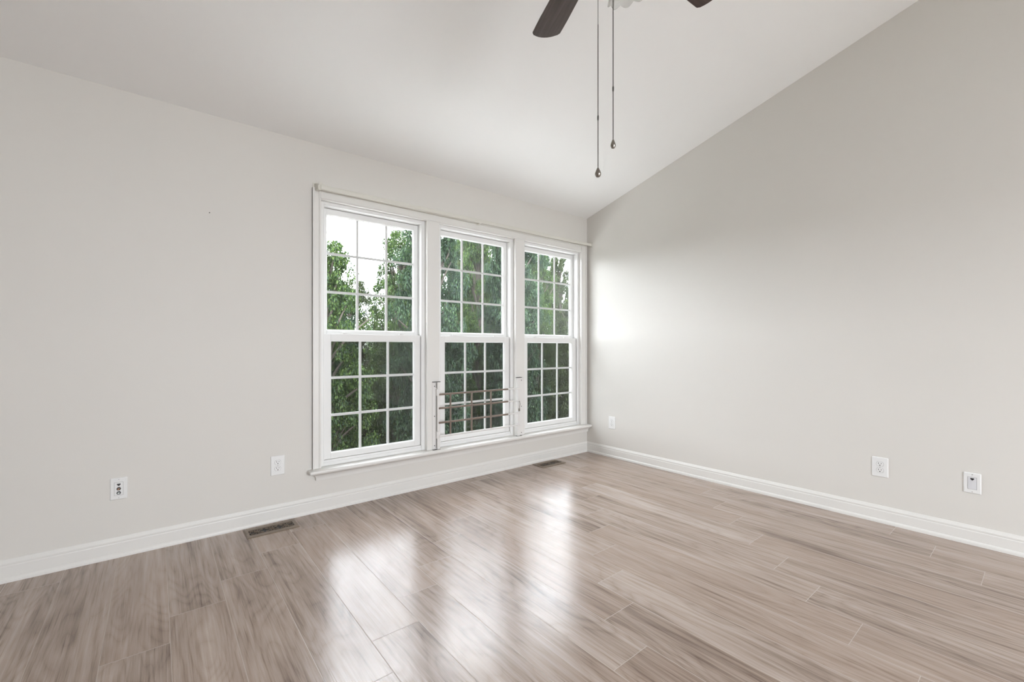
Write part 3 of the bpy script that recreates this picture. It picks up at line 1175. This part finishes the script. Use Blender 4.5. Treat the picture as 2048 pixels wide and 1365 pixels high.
def foliage_mesh(name, seed, n_leaf, mat, clusters=170, leaf=(0.105, 0.055), shape=1.0):
    """crown of unit height 1 / radius 1 in plan scaled later: leaf sprays hung on clusters inside an egg-shaped crown"""
    rs = np.random.RandomState(seed)
    H, RAD = 6.6, 1.9
    # cluster centres: mostly on the shell of an egg
    th = rs.uniform(0, 2 * np.pi, clusters)
    hz = rs.uniform(0.02, 1.0, clusters)
    env = RAD * np.sqrt(np.clip(1 - (np.abs(hz - 0.36) / 0.66) ** 3.0, 0.02, 1)) * (1 + 0.22 * np.sin(3 * th + seed) + 0.15 * rs.randn(clusters))
    rad = env * np.sqrt(rs.uniform(0.15, 1.0, clusters))
    cc = np.stack([rad * np.cos(th), rad * np.sin(th), hz * H], 1)
    cr = rs.uniform(0.24, 0.52, clusters) * (1 - 0.35 * hz)
    idx = rs.choice(clusters, n_leaf, p=cr ** 2 / np.sum(cr ** 2))
    d = rs.randn(n_leaf, 3)
    d /= np.linalg.norm(d, axis=1, keepdims=True)
    rr = cr[idx][:, None] * rs.uniform(0.25, 1.0, (n_leaf, 1)) ** 0.6
    P = cc[idx] + d * rr * np.array([1, 1, 0.62])
    P[:, 2] -= 0.25 * (np.linalg.norm(d[:, :2], axis=1) * rr[:, 0])
    L = rs.uniform(0.7, 1.25, n_leaf) * leaf[0]
    Wd = rs.uniform(0.75, 1.2, n_leaf) * leaf[1]
    ax = d * np.array([1, 1, 0.25]) + rs.randn(n_leaf, 3) * 0.55 + np.array([0, 0, -0.45])
    ax /= np.linalg.norm(ax, axis=1, keepdims=True)
    nr = rs.randn(n_leaf, 3) * 0.55 + d * 0.5 + np.array([0, 0, 0.9])
    sd = np.cross(ax, nr)
    sd /= np.maximum(np.linalg.norm(sd, axis=1, keepdims=True), 1e-6)
    nn = np.cross(sd, ax)
    a = P - ax * L[:, None] * 0.5
    c = P + ax * L[:, None] * 0.5 - nn * L[:, None] * 0.12
    m1 = P + sd * Wd[:, None] * 0.5 + nn * L[:, None] * 0.07
    m2 = P - sd * Wd[:, None] * 0.5 + nn * L[:, None] * 0.07
    V = np.stack([a, m1, c, m2], 1).reshape(-1, 3)
    lim = 1.44
    rxy = np.linalg.norm(V[:, :2], axis=1)
    k_ = np.percentile(rxy, 99)
    V[:, :2] *= (lim * 0.93 / k_)
    cc = cc * np.array([lim * 0.93 / k_, lim * 0.93 / k_, 1])
    keep = np.linalg.norm(V[:, :2], axis=1).reshape(-1, 4).max(1) < lim
    keep &= V[:, 2].reshape(-1, 4).max(1) < H
    V = V.reshape(-1, 4, 3)[keep].reshape(-1, 3)
    n_leaf = len(V) // 4
    me = bpy.data.meshes.new(name)
    nf = n_leaf * 2
    me.vertices.add(len(V))
    me.vertices.foreach_set('co', V.astype(np.float32).ravel())
    base = np.arange(n_leaf) * 4
    F_ = np.stack([base, base + 1, base + 2, base, base + 2, base + 3], 1).reshape(-1)
    me.loops.add(nf * 3)
    me.loops.foreach_set('vertex_index', F_.astype(np.int32))
    me.polygons.add(nf)
    me.polygons.foreach_set('loop_start', (np.arange(nf) * 3).astype(np.int32))
    me.update(calc_edges=True)
    me.validate()
    me.materials.append(mat)
    return me, cc, H


def trunk_mesh(name, cc, H, seed):
    rs = random.Random(seed)
    b = MB()
    b.tube([(0, 0, -0.3), (0.05, 0.02, 1.2), (-0.04, 0.05, 2.6), (0.03, -0.03, 4.2), (0.0, 0.0, H * 0.86)], [0.17, 0.14, 0.11, 0.07, 0.025], 9)
    for i in range(0, len(cc), 6):
        p = Vector(cc[i])
        z0 = max(0.3, p.z - 0.9 - 0.3 * rs.random())
        s = Vector((0, 0, min(z0, H * 0.8)))
        m = (s + p) / 2 + Vector((rs.uniform(-.1, .1), rs.uniform(-.1, .1), 0.12))
        b.tube([s, m, p], [0.045, 0.028, 0.010], 5)
    me_o = b.build(name, M['bark'], None, smooth=True)
    me = me_o.data
    bpy.data.objects.remove(me_o)
    return me


KIND = []
for s, (n_leaf, mat, lf) in enumerate(((60000, LEAF[0], (0.100, 0.056)), (56000, LEAF[1], (0.128, 0.056)), (54000, LEAF[2], (0.105, 0.052)))):
    fm, cc, HH = foliage_mesh('foliage', 11 + s, n_leaf, mat, clusters=(430, 480, 400)[s], leaf=lf)
    KIND.append((fm, trunk_mesh('trunk', cc, HH, s), HH))


def tree(x, y, top_px, kind, rz, label, wd=1.0, base_z=GZ):
    """a tree on the ground at (x, y); its height puts the crown's top at that row of the photograph"""
    Z = (x - CAM.x) * FX + (y - CAM.y) * FY
    ztop = 1.094 + (694.5 - top_px) / 875 * Z
    fm, tm, HH = KIND[kind]
    t = bpy.data.objects.new('leafy_tree', None)
    t.location = (x, y, base_z)
    t.rotation_euler = (0, 0, rz)
    sz = (ztop - base_z) / HH
    t.scale = (wd, wd, sz)
    COL.objects.link(t)
    tag(t, label, 'tree', 'trees outside the windows')
    for nm, me in (('foliage', fm), ('trunk', tm)):
        c = bpy.data.objects.new(nm, me)
        COL.objects.link(c)
        c.parent = t
    return t


TREES = [
    (-0.3, 8.2, 482, 0, 0.3, 'tree with a ragged top against the sky at the left edge of the left window'),
    (2.7, 8.2, 405, 1, 2.1, 'nearest tall dense tree, seen behind the post between left and middle windows'),
    (5.7, 8.2, 412, 1, 0.9, 'nearest tall dense tree, seen behind the post between middle and right windows'),
    (8.7, 8.2, 600, 2, 2.6, 'low tree at the far right edge of the right window'),
    (0.5, 11.3, 530, 1, 4.2, 'tree half hidden behind the ragged topped tree in the left window'),
    (3.15, 11.3, 458, 0, 3.0, 'tall tree with an open top at the right side of the left window'),
    (6.5, 11.3, 420, 0, 5.0, 'tall green tree filling the middle panes of the middle window'),
    (9.5, 11.3, 468, 0, 1.2, 'bright green tree in the left panes of the right window'),
    (12.5, 11.3, 540, 2, 0.0, 'olive tree under the sky gap in the right panes of the right window'),
    (2.5, 14.4, 560, 2, 1.0, 'low distant olive tree under the open sky in the left window'),
    (5.4, 14.4, 490, 1, 2.0, 'distant tree behind the open topped tree in the left window'),
    (8.3, 14.4, 450, 2, 3.3, 'distant olive tree behind the left panes of the middle window'),
    (11.2, 14.4, 432, 1, 4.0, 'distant tree between the middle and right windows, behind nearer trees'),
    (1.5, 18.0, 598, 1, 0.7, 'broad far tree low behind the left panes of the left window', 1.5),
    (6.0, 18.0, 555, 0, 1.7, 'broad far tree low behind the right panes of the left window', 1.5),
    (10.5, 18.0, 480, 1, 2.9, 'broad far tree behind the right panes of the middle window', 1.5),
    (15.0, 18.0, 535, 0, 4.6, 'broad far tree low behind the left panes of the right window', 1.5),
    (19.5, 18.0, 600, 1, 5.2, 'broad far tree low behind the right panes of the right window', 1.5),
    (12.0, 22.5, 478, 0, 1.1, 'farthest tree on the slope behind the left edge of the middle window', 1.5, -2.5),
    (16.6, 22.5, 468, 1, 2.3, 'farthest tree on the slope behind the right edge of the middle window', 1.5, -2.5),
    (21.2, 22.5, 535, 0, 3.9, 'farthest tree on the slope behind the right window', 1.5, -2.5),
    (14.1, 14.4, 500, 2, 5.5, 'hazy olive tree rising into the sky in the right window'),
]
for tr in TREES:
    tree(*tr)

for o in COL.objects:
    if '_wl' in o:
        del o['_wl']
